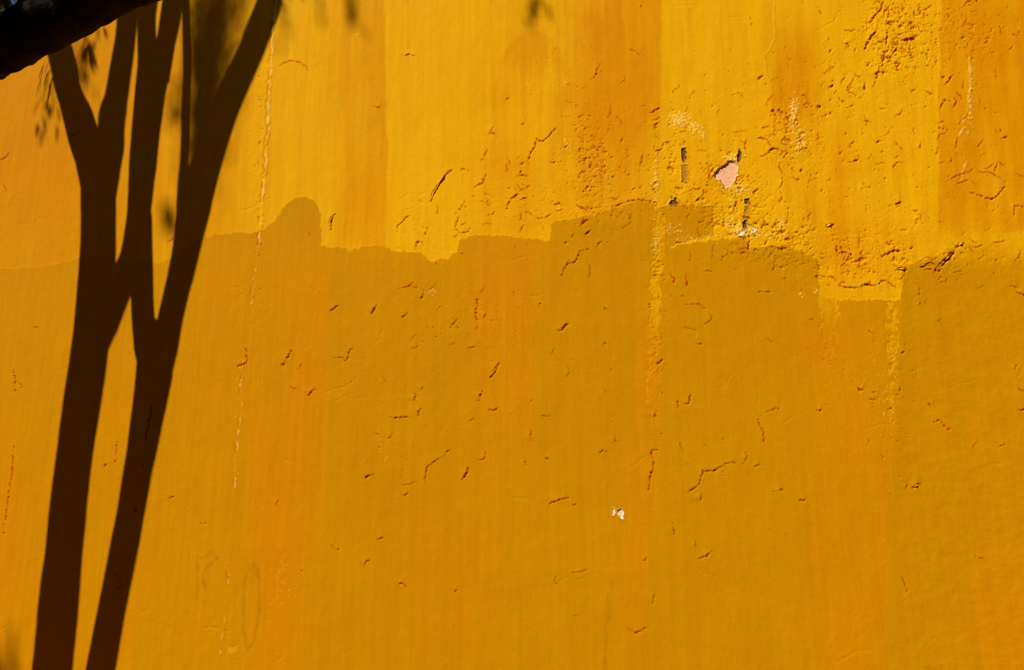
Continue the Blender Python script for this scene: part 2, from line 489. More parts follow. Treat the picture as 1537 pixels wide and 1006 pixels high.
CR = [
 ([(647,302),(652,289),(659,276),(667,264),(677,256)],5.5,7),([(782,248),(797,236),(805,210),(815,213),(825,204),(833,192)],3.4,5),([(782,253),(781,262),(789,266)],3,5),
 ([(762,315),(766,300),(781,289)],3,5),([(830,308),(841,307)],3,5),([(866,308),(881,318)],3.2,5),([(712,282),(723,277),(730,262)],3,4),([(564,160),(570,162)],4,5),
 ([(794,321),(810,328),(826,323)],2.4,4),([(497,345),(496,331),(503,320)],4.5,6),([(595,349),(597,339),(615,323)],2.4,4),([(638,356),(640,343)],3,5),
 ([(625,375),(626,364),(633,364)],3,5),([(687,326),(684,341),(690,349),(705,349)],2.2,4),([(782,349),(787,338)],2.5,4),([(874,339),(884,330)],4,6),
 ([(876,354),(887,346)],3.6,6),([(843,415),(851,400),(866,390),(872,377),(884,375)],2.6,4),([(886,398),(886,418)],2.4,4),([(495,469),(501,465),(507,459)],3.6,6),
 ([(557,472),(567,457)],3.6,6),([(597,433),(615,430)],2,3),([(621,433),(626,434)],4,5),([(633,448),(636,435)],3,5),([(717,444),(715,477),(717,497)],2.6,5),
 ([(603,477),(612,471)],3,5),([(677,492),(687,480)],3,5),([(727,477),(730,470)],3,5),([(836,497),(845,497),(848,490),(854,487)],4,6),([(809,460),(812,453)],3,4),
 ([(676,518),(685,512)],2.6,4),([(620,523),(628,522)],3.4,5),([(704,522),(713,522)],2.6,4),([(421,551),(428,544),(433,536),(439,525)],4.2,6),
 ([(502,537),(513,537),(518,543),(526,526),(531,526)],3.2,5),([(736,567),(744,556),(748,546)],4.6,7),([(472,582),(468,587),(465,595)],3.2,5),
 ([(631,586),(635,581)],2.6,4),([(623,602),(624,592)],3.8,6),([(630,625),(629,618),(632,612)],3.2,5),([(720,603),(723,589)],3.6,6),([(735,616),(741,617),(749,611)],3.2,5),
 ([(797,603),(799,600)],3.2,5),([(582,626),(597,627),(615,628)],2.8,5),([(565,652),(573,653)],3.2,5),([(584,658),(590,650)],2.8,4),
 ([(678,675),(668,682),(658,689),(648,695),(642,701),(640,715),(638,729)],2.6,4),([(604,728),(626,724)],2.2,3),([(612,739),(606,745)],3.4,5),([(547,719),(559,713)],3.8,6),
 ([(695,721),(699,712),(703,703)],3.8,6),([(717,692),(727,689),(728,679)],2.8,4),([(822,759),(838,751),(856,748)],3,5),([(859,758),(863,756)],3,5),
 ([(414,759),(418,751)],3.2,5),([(509,818),(507,826)],2.8,4),([(567,808),(576,808)],3,5),([(546,850),(550,843),(557,842)],2.4,4),([(598,878),(604,874),(610,882)],3,5),
 ([(682,888),(687,880)],3,5),([(860,860),(872,858),(880,855)],2.4,4),([(860,925),(869,923)],2,3),([(797,644),(798,662)],2.6,4),
 ([(973,737),(975,717),(981,705),(979,677),(989,675)],3.6,6),([(1033,739),(1049,727),(1055,707),(1074,707),(1088,695),(1106,695)],3,5),
 ([(1114,697),(1122,687),(1118,677)],2.6,4),([(1131,701),(1141,699)],2.6,4),([(1051,739),(1053,751)],3,5),([(1045,839),(1061,836),(1069,828)],3,5),
 ([(1162,737),(1176,737)],3,5),([(1200,752),(1207,752)],3.8,6),([(1140,624),(1138,632),(1146,648),(1148,665)],2.2,4),([(1370,733),(1376,729),(1382,729)],5,8),
 ([(1010,785),(1012,804)],2.2,3),([(979,907),(983,891)],2.4,4),([(944,945),(955,951),(969,943)],2.4,4),([(1354,864),(1362,889)],1.8,3),([(984,616),(984,626)],3.4,6),
 ([(1018,602),(1018,612)],3.2,5),([(1027,606),(1034,605),(1037,596)],4,7),([(925,310),(934,305),(943,302),(959,298),(985,304)],3,5),([(1030,412),(1031,420),(1033,431)],2.4,4),
 ([(1057,407),(1069,407)],3,5),([(1028,457),(1046,456),(1061,464)],2,3),([(1047,517),(1053,516)],3.4,5),([(1153,508),(1159,515)],2.6,4),([(1123,385),(1124,372),(1125,359)],3,5),
 ([(1223,415),(1248,416),(1264,431),(1281,433),(1294,428),(1317,428),(1330,421),(1346,434)],2.6,5),([(1256,367),(1258,379),(1276,380)],4.2,7),([(1274,374),(1277,385)],5,8),
 ([(1323,387),(1336,379),(1351,377)],4,7),([(1349,405),(1361,405)],5.5,8),([(1381,401),(1392,398),(1404,398)],5,8),([(1411,402),(1421,389),(1427,383),(1432,379)],9,12),
 ([(1388,405),(1414,407)],2.6,5),([(1434,371),(1445,366)],4.6,8),([(1460,372),(1473,369)],3.8,6),([(1490,366),(1508,362)],2.6,4),([(1526,441),(1538,445)],3.6,6),
 ([(1516,430),(1526,433)],2.6,4),([(1288,583),(1294,587)],5.6,8),([(1306,600),(1316,599)],3.6,6),([(1226,617),(1232,617)],4.6,7),([(1352,530),(1359,529)],3.2,5),
 ([(1390,602),(1398,612)],2.6,4),([(1402,634),(1411,632),(1427,648)],3,5),([(1531,616),(1540,613)],3,5),([(1241,341),(1250,336)],5.2,8),
 ([(1457,290),(1475,295),(1491,301),(1501,289),(1509,282)],3.6,6),([(1422,272),(1445,261),(1463,255)],1.9,3),([(1472,257),(1490,263),(1503,269)],1.9,3),
 ([(1522,323),(1522,309),(1537,312)],2.4,4),([(1304,36),(1312,26),(1321,16),(1327,4)],3,5),([(1298,75),(1304,62),(1319,43)],4,7),([(1331,70),(1331,46)],3.8,6),
 ([(1352,62),(1362,62),(1373,59)],4,7),([(1330,31),(1339,39)],3.6,6),([(1142,235),(1152,229),(1160,223),(1170,226)],3.2,6),([(1160,223),(1150,210),(1137,208)],2.6,5),
 ([(1170,213),(1180,207)],3,5),([(1278,244),(1286,241)],3.8,6),([(1281,120),(1275,128),(1270,136)],3,5),([(1298,126),(1298,136)],3.8,6),([(1227,163),(1232,160)],4.8,7),
 ([(1245,133),(1249,128)],4.6,7),([(1155,169),(1162,168)],4.6,7),([(1344,307),(1352,306)],5,8),([(1346,311),(1353,310)],3,5),([(1314,214),(1319,212)],3.6,6),
 ([(22,557),(23,572),(22,588)],3.6,6),([(32,577),(34,580)],3.6,6),([(50,492),(58,491)],2.2,3),([(21,669),(18,701),(16,721),(10,762),(5,802)],2.4,5),([(177,662),(175,680),(173,697)],2,4),
 ([(157,703),(160,698)],3.6,5),([(228,610),(224,632),(219,660)],4.4,8),([(204,758),(203,770)],3.6,6),([(370,525),(370,543),(359,552)],3,5),([(465,592),(467,586)],3.8,5),
 ([(420,98),(432,94),(443,92),(457,98),(466,107)],1.6,2),([(1079,254),(1072,264),(1062,272)],2,3),([(1072,250),(1068,258),(1060,276)],3,5),([(1056,286),(1054,296),(1046,302)],2.6,5),
 ([(983,195),(983,188),(990,180)],3,5),([(1103,312),(1106,301)],3.4,6),([(1098,318),(1102,315)],3.6,5),([(1132,290),(1140,283)],3.4,5),([(966,232),(960,250)],3,4),
 ([(1530,585),(1536,590)],2.6,4),([(255,750),(262,747)],2.4,4),([(1418,150),(1411,165)],2.4,4),([(1408,192),(1416,194)],3.6,6),([(740,190),(733,205)],1.8,2.5),
 ([(1465,836),(1476,838)],2,3),([(1500,668),(1508,669)],2.6,4),([(900,680),(914,677)],2.4,4),([(812,625),(826,624)],2,3),([(787,686),(790,698)],2.4,4)]
for pts, wd, dp in CR:
    groove(pts, wd, dp)
# small random nicks, thicker where the paint flakes
for _ in range(2600):
    u0, v0 = random.uniform(-30, 1570), random.uniform(-20, 1020)
    k = max([0.022]+[a*math.exp(-((u0-cx)/(rx*1.3))**2-((v0-cy)/(ry*1.3))**2) for cx,cy,rx,ry,a in
        [(1350,60,70,70,1),(1250,150,130,110,.7),(1090,300,90,90,.9),(1300,390,120,50,.9),(885,250,60,100,.9),(700,500,140,120,.22),(650,640,140,90,.12),(1440,390,110,40,.6),(780,290,90,60,.7),(1440,60,70,60,.8),(1330,240,160,110,.7),(1180,230,70,80,.8),(1160,350,100,50,1),(1000,260,50,90,.8)]])
    if random.random() > k: continue
    a = random.choice((R(-50), R(-60), R(-20), R(90), R(5))) + random.gauss(0, .35)
    n = random.randint(1, 3); p = [(u0, v0)]
    for _i in range(n):
        l = random.uniform(3, 8); a += random.gauss(0, .5)
        p.append((p[-1][0]+l*math.cos(a), p[-1][1]+l*math.sin(a)))
    groove(p, random.uniform(1.2, 3.2)*(1.1 if v0 < 420 and u0 > 760 else .9), random.choice((1.4, 2.0, 2.6, 3.4, 5.0)))
for _ in range(80):                                          # hairlines
    a = random.choice((0, 0, 0, R(90), R(-40))) + random.gauss(0, .25)
    p = [(random.uniform(-20, 1560), random.uniform(-10, 1015))]
    for _i in range(random.randint(2, 6)):
        l = random.uniform(5, 14); a += random.gauss(0, .4)
        p.append((p[-1][0]+l*math.cos(a), p[-1][1]+l*math.sin(a)))
    groove(p, random.uniform(1.6, 2.4), random.uniform(.8, 1.8), True)

# the upright seam where two bays of render meet: a broken ridge with lime showing
def ridge(pts, wd, hh, cr, brk=0.0):
    def fn(sl, d, sg, al):
        on = sstep(brk-.1, brk+.15, fbm(U[sl]/9, V[sl]/16, 611, 3)+.25)
        r = sstep(wd+1.0, wd*.35, d)*on
        H[sl] += hh*0.001*r
        side = sstep(wd*2.2, wd*1.2, d)*sstep(0.2, 1.2, -sg)*on*0.9
        side = side*min(1.0, hh/1.7)**2
        H[sl] -= 0.0022*side
        crack[sl] = np.maximum(crack[sl], 0.5*side)
        cream[sl] = np.maximum(cream[sl], cr*r*sstep(-.1, .3, wob1[sl]+.1))
    seg_apply(pts, wd*3+6, fn)
ridge([(414,-60),(414,0),(410,36),(409,66),(407,108),(405,131),(403,164),(403,197),(399,230),(397,262),(394,295),(392,328),(389,366),(387,380)], 2.3, 1.9, .8, .06)
ridge([(382,402),(380,444),(377,457)], 2.0, 2.0, .6, .3)
ridge([(367,526),(362,579),(363,608),(356,665),(353,733)], 1.7, 1.6, .55, .27)
ridge([(345,830),(342,900),(330,990)], 1.4, 1.0, .4, .35)
ridge([(1455,88),(1457,131),(1449,174),(1442,203)], 2.2, 0.7, .6, -.4)
ridge([(1450,243),(1446,260),(1443,270)], 2.0, 0.7, .5, -.2)
ridge([(1160,-20),(1163,60),(1150,80)], 1.6, .7, .15, .0)
ridge([(1147,80),(1150,110),(1160,140)], 1.6, .7, .15, .0)
# crumbs of pale undercoat
crumb = np.zeros_like(U)
for (cx, cy, rx, ry, k) in [(1020,180,18,12,.9),(1042,192,14,9,.8),(1054,204,7,7,.7),(1192,170,8,30,.85),(1200,215,12,22,.7),(982,300,6,60,.55),(1012,345,22,12,.5),
    (984,360,8,25,.6),(1095,335,10,14,.7),(1125,345,16,9,.9),(1172,338,9,12,.7),(1070,352,20,6,.5),(1204,444,4,4,.9),(1224,438,4,6,.7),(1116,230,4,14,.6),(1100,240,12,6,.7),
    (1110,283,18,10,.8),(1097,238,14,7,.9),(1080,256,10,8,.6),(1112,345,20,12,.85),(1150,352,40,10,.6),(1040,360,30,8,.5),(1100,300,8,24,.6),(985,270,5,40,.7),(1000,210,10,20,.4),(1456,150,5,50,.7),(1445,200,5,20,.5),(850,215,12,12,.45),(900,260,20,30,.4),(740,200,6,14,.4),(1330,600,20,60,.35),(1340,520,8,50,.35),(650,440,8,8,.6),(535,54,3,3,.8),(576,680,6,25,.35),(425,880,14,40,.25),(792,130,5,8,.5),(850,125,8,5,.5),(1317,428,4,6,.7),(350,977,8,5,.5)]:
    crumb = np.maximum(crumb, k*blob(U, V, cx, cy, rx*1.2, ry*1.2))
cn = fbm(U/3.6, V/3.6, 711, 3, .65)
c = sstep(0.0, 0.16, crumb*0.85 - 0.55 + 0.95*cn)*(crumb > .05)
cream = np.maximum(cream, 0.85*c)
H += 0.0016*c
crack = np.clip(crack, 0, 1); cream = np.clip(cream, 0, 1)*(1-crack)

# -------- places where the paint has come off in one piece: parts of their own
PATCH = [
 ('exposed_plaster', M_PINK, -0.0048, [(1071,261),(1077,253),(1087,247),(1094,240),(1103,241),(1108,248),(1107,261),(1103,272),(1093,281),(1086,284),(1084,276),(1080,270),(1073,269)], 'patch of bare pink plaster'),
 ('lime_chip', M_WHITE, -0.0016, [(918,763),(922,762),(924,767),(923,774),(919,773),(918,768)], 'small chip of bare white lime'),
 ('lime_chip', M_WHITE, -0.0020, [(926,767),(929,764),(934,762),(937,769),(935,776),(938,782),(932,778),(928,774)], 'chip of bare white lime'),
 ('lime_chip', M_WHITE, -0.0016, [(1109,346),(1117,347),(1119,350),(1112,354),(1107,352)], 'chip of bare white lime'),
 ('lime_chip', M_WHITE, -0.0016, [(1128,341),(1137,341),(1136,346),(1130,350)], 'chip of bare white lime'),
 ('cement_scar', M_GREY, -0.0045, [(1109,223),(1113,230),(1111,241),(1107,245),(1105,236)], 'dark bare cement scar'),
 ('cement_scar', M_GREY, -0.0040, [(1115,331),(1121,326),(1121,343),(1114,342)], 'dark bare cement scar'),
 ('cement_scar', M_GREY, -0.0030, [(1117,297),(1125,298),(1124,306),(1117,307)], 'dark bare cement scar'),
 ('cement_scar', M_GREY, -0.0035, [(1023,221),(1029,222),(1030,240),(1026,245),(1022,240)], 'dark bare cement scar'),
 ('cement_scar', M_GREY, -0.0035, [(1003,308),(1008,300),(1015,296),(1017,308)], 'dark bare cement scar'),
 ('thin_paint', M_STAIN, -0.0008, [(1022,247),(1032,247),(1032,272),(1027,275),(1023,272)], 'thin grey worn paint'),
 ('thin_paint', M_STAIN, -0.0012, [(1117,308),(1124,308),(1123,325),(1116,326)], 'thin grey worn paint'),
]
fid = np.zeros((NZ-1, NX-1), np.int32)
UP = U+2.4*hf1; VP = V+2.4*hf2
uc = 0.25*(UP[:-1,:-1]+UP[1:,:-1]+UP[:-1,1:]+UP[1:,1:])
vc = 0.25*(VP[:-1,:-1]+VP[1:,:-1]+VP[:-1,1:]+VP[1:,1:])
cc = 0.25*(coat[:-1,:-1]+coat[1:,:-1]+coat[:-1,1:]+coat[1:,1:])
fid[cc > 0.5] = 1
for k, (nm, mat, dh, poly, lab) in enumerate(PATCH):
    P = np.array(poly, float)
    m = (uc > P[:,0].min()-4) & (uc < P[:,0].max()+4) & (vc > P[:,1].min()-4) & (vc < P[:,1].max()+4)
    ins = np.zeros_like(m)
    us, vsn = uc[m], vc[m]
    ins[m] = inside([tuple(p) for p in P], us-1.6*0, vsn)
    fid[ins] = 10+k
    vin = np.zeros(U.shape, bool)
    vin[:-1,:-1] |= ins; vin[1:,:-1] |= ins; vin[:-1,1:] |= ins; vin[1:,1:] |= ins
    inner = np.ones(U.shape, bool)
    pad = np.pad(ins, 1)
    inner = pad[:-1,:-1] & pad[1:,:-1] & pad[:-1,1:] & pad[1:,1:]
    H = np.where(inner, H*0.4+dh, H)
    edge = vin & ~inner
    H = np.where(edge, H+0.0009, H)

# -------- meshes
PY = -H
VERT = np.stack([X, PY, Z], -1).reshape(-1, 3)
idx = np.arange(NX*NZ).reshape(NZ, NX)
QUAD = np.stack([idx[:-1,:-1], idx[:-1,1:], idx[1:,1:], idx[1:,:-1]], -1).reshape(-1, 4)
ATT = {'coat': coat_vis, 'amber': amber, 'olive': olive, 'peel': peelc, 'cream': cream, 'crack': crack, 'mark': np.clip(mark, 0, 1)}

def submesh(name, mask, attrs=True):
    q = QUAD[mask.reshape(-1)]
    uniq, inv = np.unique(q, return_inverse=True)
    inv = inv.reshape(-1)
    m = bpy.data.meshes.new(name)
    m.vertices.add(len(uniq))
    m.vertices.foreach_set('co', VERT[uniq].astype(np.float32).ravel())
    nf = len(q)
    m.loops.add(nf*4)
    m.loops.foreach_set('vertex_index', inv.astype(np.int32))
    m.polygons.add(nf)
    m.polygons.foreach_set('loop_start', np.arange(0, nf*4, 4, dtype=np.int32))
    m.polygons.foreach_set('use_smooth', np.ones(nf, bool))
    if attrs:
        for k, a in ATT.items():
            at = m.attributes.new(k, 'FLOAT', 'POINT')
            at.data.foreach_set('value', a.reshape(-1)[uniq].astype(np.float32))
    m.update(calc_edges=True)
    m.validate()
    return m

wall = empty('painted_wall', (0, 0, 0))
tag(wall, 'weathered ochre yellow plastered wall with flaking paint and tree shadows', 'wall')
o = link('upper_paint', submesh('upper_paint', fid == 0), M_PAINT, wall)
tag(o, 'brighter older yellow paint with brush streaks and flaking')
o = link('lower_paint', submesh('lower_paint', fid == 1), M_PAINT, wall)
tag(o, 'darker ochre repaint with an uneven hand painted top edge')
for k, (nm, mat, dh, poly, lab) in enumerate(PATCH):
    if (fid == 10+k).sum() < 2: continue
    o = link(nm, submesh(nm, fid == 10+k, False), mat, wall)
    tag(o, lab)
# body of the wall behind the paint
t0, t1 = 0.020, 0.34
core = mesh_from('wall_body', [(WALL_L,t0,0),(WALL_R,t0,0),(WALL_R,t1,0),(WALL_L,t1,0),(WALL_L,t0,WALL_TOP-.001),(WALL_R,t0,WALL_TOP-.001),(WALL_R,t1,WALL_TOP-.001),(WALL_L,t1,WALL_TOP-.001)],
    [(0,3,2,1),(4,5,6,7),(0,1,5,4),(1,2,6,5),(2,3,7,6),(3,0,4,7)])
link('wall_body', core, M_CORE, wall)
cv = []; n = 9
for xx in (WALL_L-.01, WALL_R+.01):
    for i in range(n):
        a = math.pi*i/(n-1)
        cv.append((xx, 0.165-0.172*math.cos(a), WALL_TOP+.002+0.05*math.sin(a)))
cf = [(i, n+i, n+i+1, i+1) for i in range(n-1)] + [tuple(range(n)), tuple(range(2*n-1, n-1, -1)), (0, n-1, 2*n-1, n)]
link('coping', mesh_from('coping', cv, cf), M_CORE, wall)

# -------- paint lifting off along the larger cracks
def flake(pts, wid, lift, name='paint_flake'):
    P = [wall_at(*p) for p in pts]
    L = [0]
    for a, b in zip(P, P[1:]): L.append(L[-1]+math.hypot(b[0]-a[0], b[1]-a[1]))
    N = max(4, min(9, int(L[-1]/0.008)))
    cen = []
    for i in range(N+1):
        s = L[-1]*i/N
        k = max(j for j in range(len(L)) if L[j] <= s+1e-9); k = min(k, len(P)-2)
        f = (s-L[k])/max(1e-6, L[k+1]-L[k])
        cen.append((P[k][0]+(P[k+1][0]-P[k][0])*f, P[k][1]+(P[k+1][1]-P[k][1])*f))
    vs, fs = [], []
    for i, (x, z) in enumerate(cen):
        a = cen[max(0, i-1)]; b = cen[min(N, i+1)]
        tx, tz = b[0]-a[0], b[1]-a[1]; l = math.hypot(tx, tz)+1e-9
        nx, nz = -tz/l, tx/l
        if nx*0.62 - nz*0.78 < 0: nx, nz = -nx, -nz         # towards lower right
        tap = math.sin(math.pi*(i+0.4)/(N+0.8))*random.uniform(.45, 1.35)
        hb = float(H[min(NZ-1, np.searchsorted(GZ, z)), min(NX-1, np.searchsorted(GX, x))])
        for q, (off, hh) in enumerate([(-1.0, -.0006), (-.45, .25), (.05, .7), (.35, 1.0)]):
            hbase = hb if hb > -.004 else 0.0
            vs.append((x+nx*wid*off*tap - nx*wid*.35, -(hbase + lift*max(0, hh)*tap + (0.0004 if hh > 0 else -.0008)), z+nz*wid*off*tap - nz*wid*.35))
    for i in range(N):
        for q in range(3):
            fs.append((i*4+q, i*4+q+1, i*4+q+5, i*4+q+4))
    m = mesh_from(name, vs, fs, True)
    cx = np.array([project(v[0], 0.0, v[2]) for v in vs])
    jj = np.clip(np.searchsorted(GZ, [v[2] for v in vs]), 0, NZ-1); ii = np.clip(np.searchsorted(GX, [v[0] for v in vs]), 0, NX-1)
    for k, a in ATT.items():
        at = m.attributes.new(k, 'FLOAT', 'POINT')
        at.data.foreach_set('value', (a[jj, ii]*(0 if k in ('crack', 'cream') else 1)).astype(np.float32))
    return link(name, m, M_PAINT, wall)
for pts, wd, dp in CR:
    ln = sum(math.hypot(b[0]-a[0], b[1]-a[1]) for a, b in zip(pts, pts[1:]))
    if wd >= 4.4 and ln >= 10:
        flake(pts, wd*0.0012, 0.0016+0.0006*wd)

# ------------------------------------------------------------------ trees
def tube(name, pts, rads, mat, parent, sides=14, rough=0.06, freq=9.0, sub=6, seed=0, caps=True):
    """tapered limb through pts, its surface roughened like bark"""
    P = [Vector(p) for p in pts]
    Q, RR = [], []
    for i in range(len(P)-1):                                # Catmull-Rom
        a = P[max(0, i-1)]; b = P[i]; c = P[i+1]; d = P[min(len(P)-1, i+2)]
        for s in range(sub):
            t = s/sub
            Q.append(0.5*((2*b)+(c-a)*t+(2*a-5*b+4*c-d)*t*t+(3*b-a-3*c+d)*t**3))
            RR.append(rads[i]*(1-t)+rads[i+1]*t)
    Q.append(P[-1]); RR.append(rads[-1])
    vs, fs = [], []
    ref = Vector((0.31, 0.9, 0.2))
    for i, q in enumerate(Q):
        tg = (Q[min(len(Q)-1, i+1)]-Q[max(0, i-1)]).normalized()
        e1 = tg.cross(ref).normalized(); e2 = tg.cross(e1)
        for k in range(sides):
            a = 2*math.pi*k/sides
            dr = e1*math.cos(a)+e2*math.sin(a)
            nz = mnoise.fractal(Vector((q.x*freq+dr.x*1.3+seed, q.y*freq+dr.y*1.3, q.z*freq*.8+dr.z*1.3)), .8, 2.1, 3)
            vs.append(q + dr*RR[i]*(1+rough*nz))
    for i in range(len(Q)-1):
        for k in range(sides):
            k2 = (k+1) % sides
            fs.append((i*sides+k, i*sides+k2, (i+1)*sides+k2, (i+1)*sides+k))
    if caps:
        fs.append(tuple(range(sides-1, -1, -1)))
        fs.append(tuple(range((len(Q)-1)*sides, len(Q)*sides)))
    return link(name, mesh_from(name, vs, fs, True), mat, parent)

def shadow_limb(name, strokes, mat, parent, seed=0, extra_low=None):
    """a limb in front of the wall; strokes hold (photo x, y, half width of its shadow, metres from the wall)"""
    pts = [off_wall(x, y, n) for x, y, h, n in strokes]
    rads = []
    for i, (x, y, h, n) in enumerate(strokes):
        a = pts[max(0, i-1)]; b = pts[min(len(pts)-1, i+1)]
        d = (b-a).normalized()
        m = d.cross(SUN).normalized()
        x0, z0 = wall_at(x-h, y); x1, z1 = wall_at(x+h, y)
        w1 = [wall_at(s[0], s[1]) for s in (strokes[max(0, i-1)], strokes[min(len(strokes)-1, i+1)])]
        tx, tz = w1[1][0]-w1[0][0], w1[1][1]-w1[0][1]; l = math.hypot(tx, tz)
        half = 0.5*abs((x1-x0)*tz/l)                        # across the shadow's own direction
        rads.append(half*math.sqrt(max(0.05, 1-m.y*m.y)))
    if extra_low:
        pts = [Vector(p) for p, r in extra_low] + pts
        rads = [r for p, r in extra_low] + rads
    return tube(name, pts, rads, mat, parent, 16, 0.035, 5.0, 6, seed), pts, rads

ta_base = Vector((-3.75, -0.85, 0.0))
tree_a = empty('street_tree', ta_base)
tag(tree_a, 'tall forked slender tree standing close before the wall, its shadow on the paint', 'tree')
def keep(o, par):
    o.matrix_parent_inverse = par.matrix_world.inverted() if False else o.matrix_parent_inverse
for_parent = []
def limb_a(name, strokes, seed, low=None):
    o, p, r = shadow_limb(name, strokes, M_BARK2, None, seed, low)
    for_parent.append((o, tree_a))
    return o
t1 = [(60,1250,32,.80),(69,1110,31,.80),(78,1010,31,.80),(88,900,31,.80),(98,800,29,.79),(110,700,28,.78),(124,600,29,.78),(136,520,29,.77),(143,450,29,.77),(147,380,27,.77),(147,300,27,.77),(146,250,25,.78),(144,215,14,.79),(143,196,4,.79)]
t2 = [(104,1250,24,.70),(130,1110,23,.70),(150,1010,23,.70),(171,900,22,.70),(191,800,22,.69),(209,700,22,.69),(226,600,26,.68),(234,545,29,.68),(237,512,22,.68),(238,490,8,.68)]
p1 = off_wall(*t1[0][:2], .80); p2 = off_wall(*t2[0][:2], .70)
limb_a('trunk', t1, 1, [(Vector((-3.80,-.93,-.05)), .17), (Vector((-3.79,-.91,.25)), .125), (p1+(Vector((-3.8,-.9,.2))-p1)*.5, .100)])
limb_a('trunk', t2, 2, [(Vector((-3.62,-.78,-.05)), .14), (Vector((-3.60,-.77,.25)), .105), (p2+(Vector((-3.6,-.77,.2))-p2)*.5, .085)])
limb_a('limb', [(147,330,22,.77),(146,290,24,.78),(134,240,22,.78),(126,210,24,.79),(118,180,23,.80),(107,150,19,.82),(101,130,18,.84),(96,100,19,.86),(86,60,18,.9),(70,-20,16,.95),(40,-120,12,1.05)], 3)
limb_a('limb', [(150,330,22,.77),(153,290,22,.78),(161,240,22,.78),(165,210,22,.79),(167,180,22,.79),(174,150,19,.80),(181,100,17,.81),(187,60,16,.82),(196,-20,16,.86),(205,-150,12,.95)], 4)
limb_a('limb', [(140,540,18,.77),(160,480,25,.76),(182,430,23,.74),(196,390,20,.72),(206,340,19,.71),(210,300,18.5,.71),(214,240,21,.71),(220,170,22,.71),(226,120,24,.71),(230,90,25,.71)], 5)
limb_a('limb', [(224,100,18,.71),(220,60,14,.72),(221,20,13,.74),(226,-40,12,.80),(215,-160,9,.9)], 6)
limb_a('limb', [(238,110,18,.71),(249,60,16,.70),(256,20,16,.70),(263,-40,14,.72),(280,-160,10,.8)], 7)
limb_a('limb', [(230,590,12,.68),(222,530,19,.68),(216,470,17,.69),(214,420,17,.70),(212,370,17,.71),(211,320,17,.71)], 8)
limb_a('limb', [(236,600,12,.68),(243,560,17,.68),(251,515,20,.68),(259,470,19.5,.68),(268,430,20,.68),(276,395,21,.68),(284,350,23,.69),(294,300,27,.70),(306,260,26,.72),(322,210,25,.74),(344,150,25,.77),(367,100,24,.80),(383,60,24,.83),(402,10,22,.88),(425,-60,17,.95),(460,-170,12,1.1)], 9)
limb_a('limb', [(279,350,13,.69),(275,300,9,.71),(277,240,6.5,.74),(278,170,6,.78),(279,110,6,.82),(279,50,6,.86),(276,-20,6,.9),(270,-120,5,1.0)], 10)

# leaves
def leaf_mesh(name, items, mat, parent, kind='stuff'):
    """items: (position, direction, length, width, roll)"""
    vs, fs = [], []
    for p, d, l, wd, roll in items:
        d = d.normalized()
        s = d.cross(Vector((0.13, 0.2, 0.97)))
        if s.length < 1e-3: s = Vector((1, 0, 0))
        s.normalize(); nrm = s.cross(d)
        s2 = s*math.cos(roll)+nrm*math.sin(roll); n2 = s2.cross(d)
        b = len(vs)
        vs += [p, p+d*l*.35+s2*wd*.5+n2*wd*.12, p+d*l*.38, p+d*l*.35-s2*wd*.5+n2*wd*.12, p+d*l*.72+s2*wd*.34-n2*wd*.1, p+d*l*.72-s2*wd*.34-n2*wd*.1, p+d*l-n2*wd*.35]
        fs += [(b, b+1, b+2), (b, b+2, b+3), (b+1, b+4, b+2), (b+2, b+5, b+3), (b+2, b+4, b+6), (b+2, b+6, b+5)]
    o = link(name, mesh_from(name, vs, fs), mat, parent)
    if kind: o['kind'] = kind
    return o

def rnd_dir(droop=.6):
    return Vector((random.gauss(0, 1), random.gauss(0, 1), random.gauss(0, 1)-droop)).normalized()

def shadow_px(p):
    t = -p.y/-SUN.y
    q = p - SUN*t
    return project(q.x, 0.0, q.z)

def clear(p, m=26):
    """true when a leaf here keeps off the sunlit stretch of wall in view"""
    q = p - SUN*(p.y/SUN.y)
    if q.z < -0.3: return True
    u, v = shadow_px(p)
    return not (-20-m < u < 1560+m and -m < v < 1006+m)

items = []
# crown: leaf clumps round the limb ends, high above the view
tops = [off_wall(40,-120,1.05), off_wall(205,-150,.95), off_wall(215,-160,.9), off_wall(280,-160,.8), off_wall(460,-170,1.1), off_wall(270,-120,1.0)]
for tp in tops:
    for _ in range(16):
        c = tp + Vector((random.gauss(0,.55), random.gauss(-.15,.45), abs(random.gauss(.55,.6))))
        if c.y > -.25: c.y = -.25-random.random()*.4
        for _k in range(34):
            p = c + Vector((random.gauss(0,.15), random.gauss(0,.15), random.gauss(0,.15)))
            if p.y > -.1: continue
            if clear(p): items.append((p, rnd_dir(.9), random.uniform(.07,.13), random.uniform(.014,.022), random.uniform(-1,1)))
# hanging sprays whose shadows reach into the picture
def spray(cx, cy, rx, ry, n, count, l=(.07,.12), tilt=0.0):
    for _ in range(count):
        nn = n*random.uniform(.85, 1.15)
        p = off_wall(random.gauss(cx, rx), random.gauss(cy, ry), nn)
        items.append((p, Vector((random.gauss(tilt,.25), random.gauss(0,.25), -1)), random.uniform(*l), random.uniform(.015,.022), random.uniform(-1.5,1.5)))
for x, y in [(76,88),(70,92),(80,98),(68,100),(76,104),(84,108),(66,108),(80,116),(74,118)]:
    p = off_wall(x, y, .42)
    items.append((p, Vector((-.32+random.gauss(0,.08), random.gauss(0,.1), -1)), random.uniform(.09,.14), .017, random.uniform(-.4,.4)))
spray(78, 150, 5, 18, 1.6, 12, tilt=-.2)
spray(126, 88, 7, 20, 3.0, 34, (.05,.09), tilt=-.1)
spray(134, 62, 10, 16, 1.4, 14)
spray(62, 165, 4, 16, 1.5, 6)
spray(256, 318, 4, 18, 4.0, 20, (.05,.08))
spray(247, 312, 4, 14, 4.0, 7, (.05,.08))
spray(262, 165, 5, 30, 4.0, 18, (.05,.08))
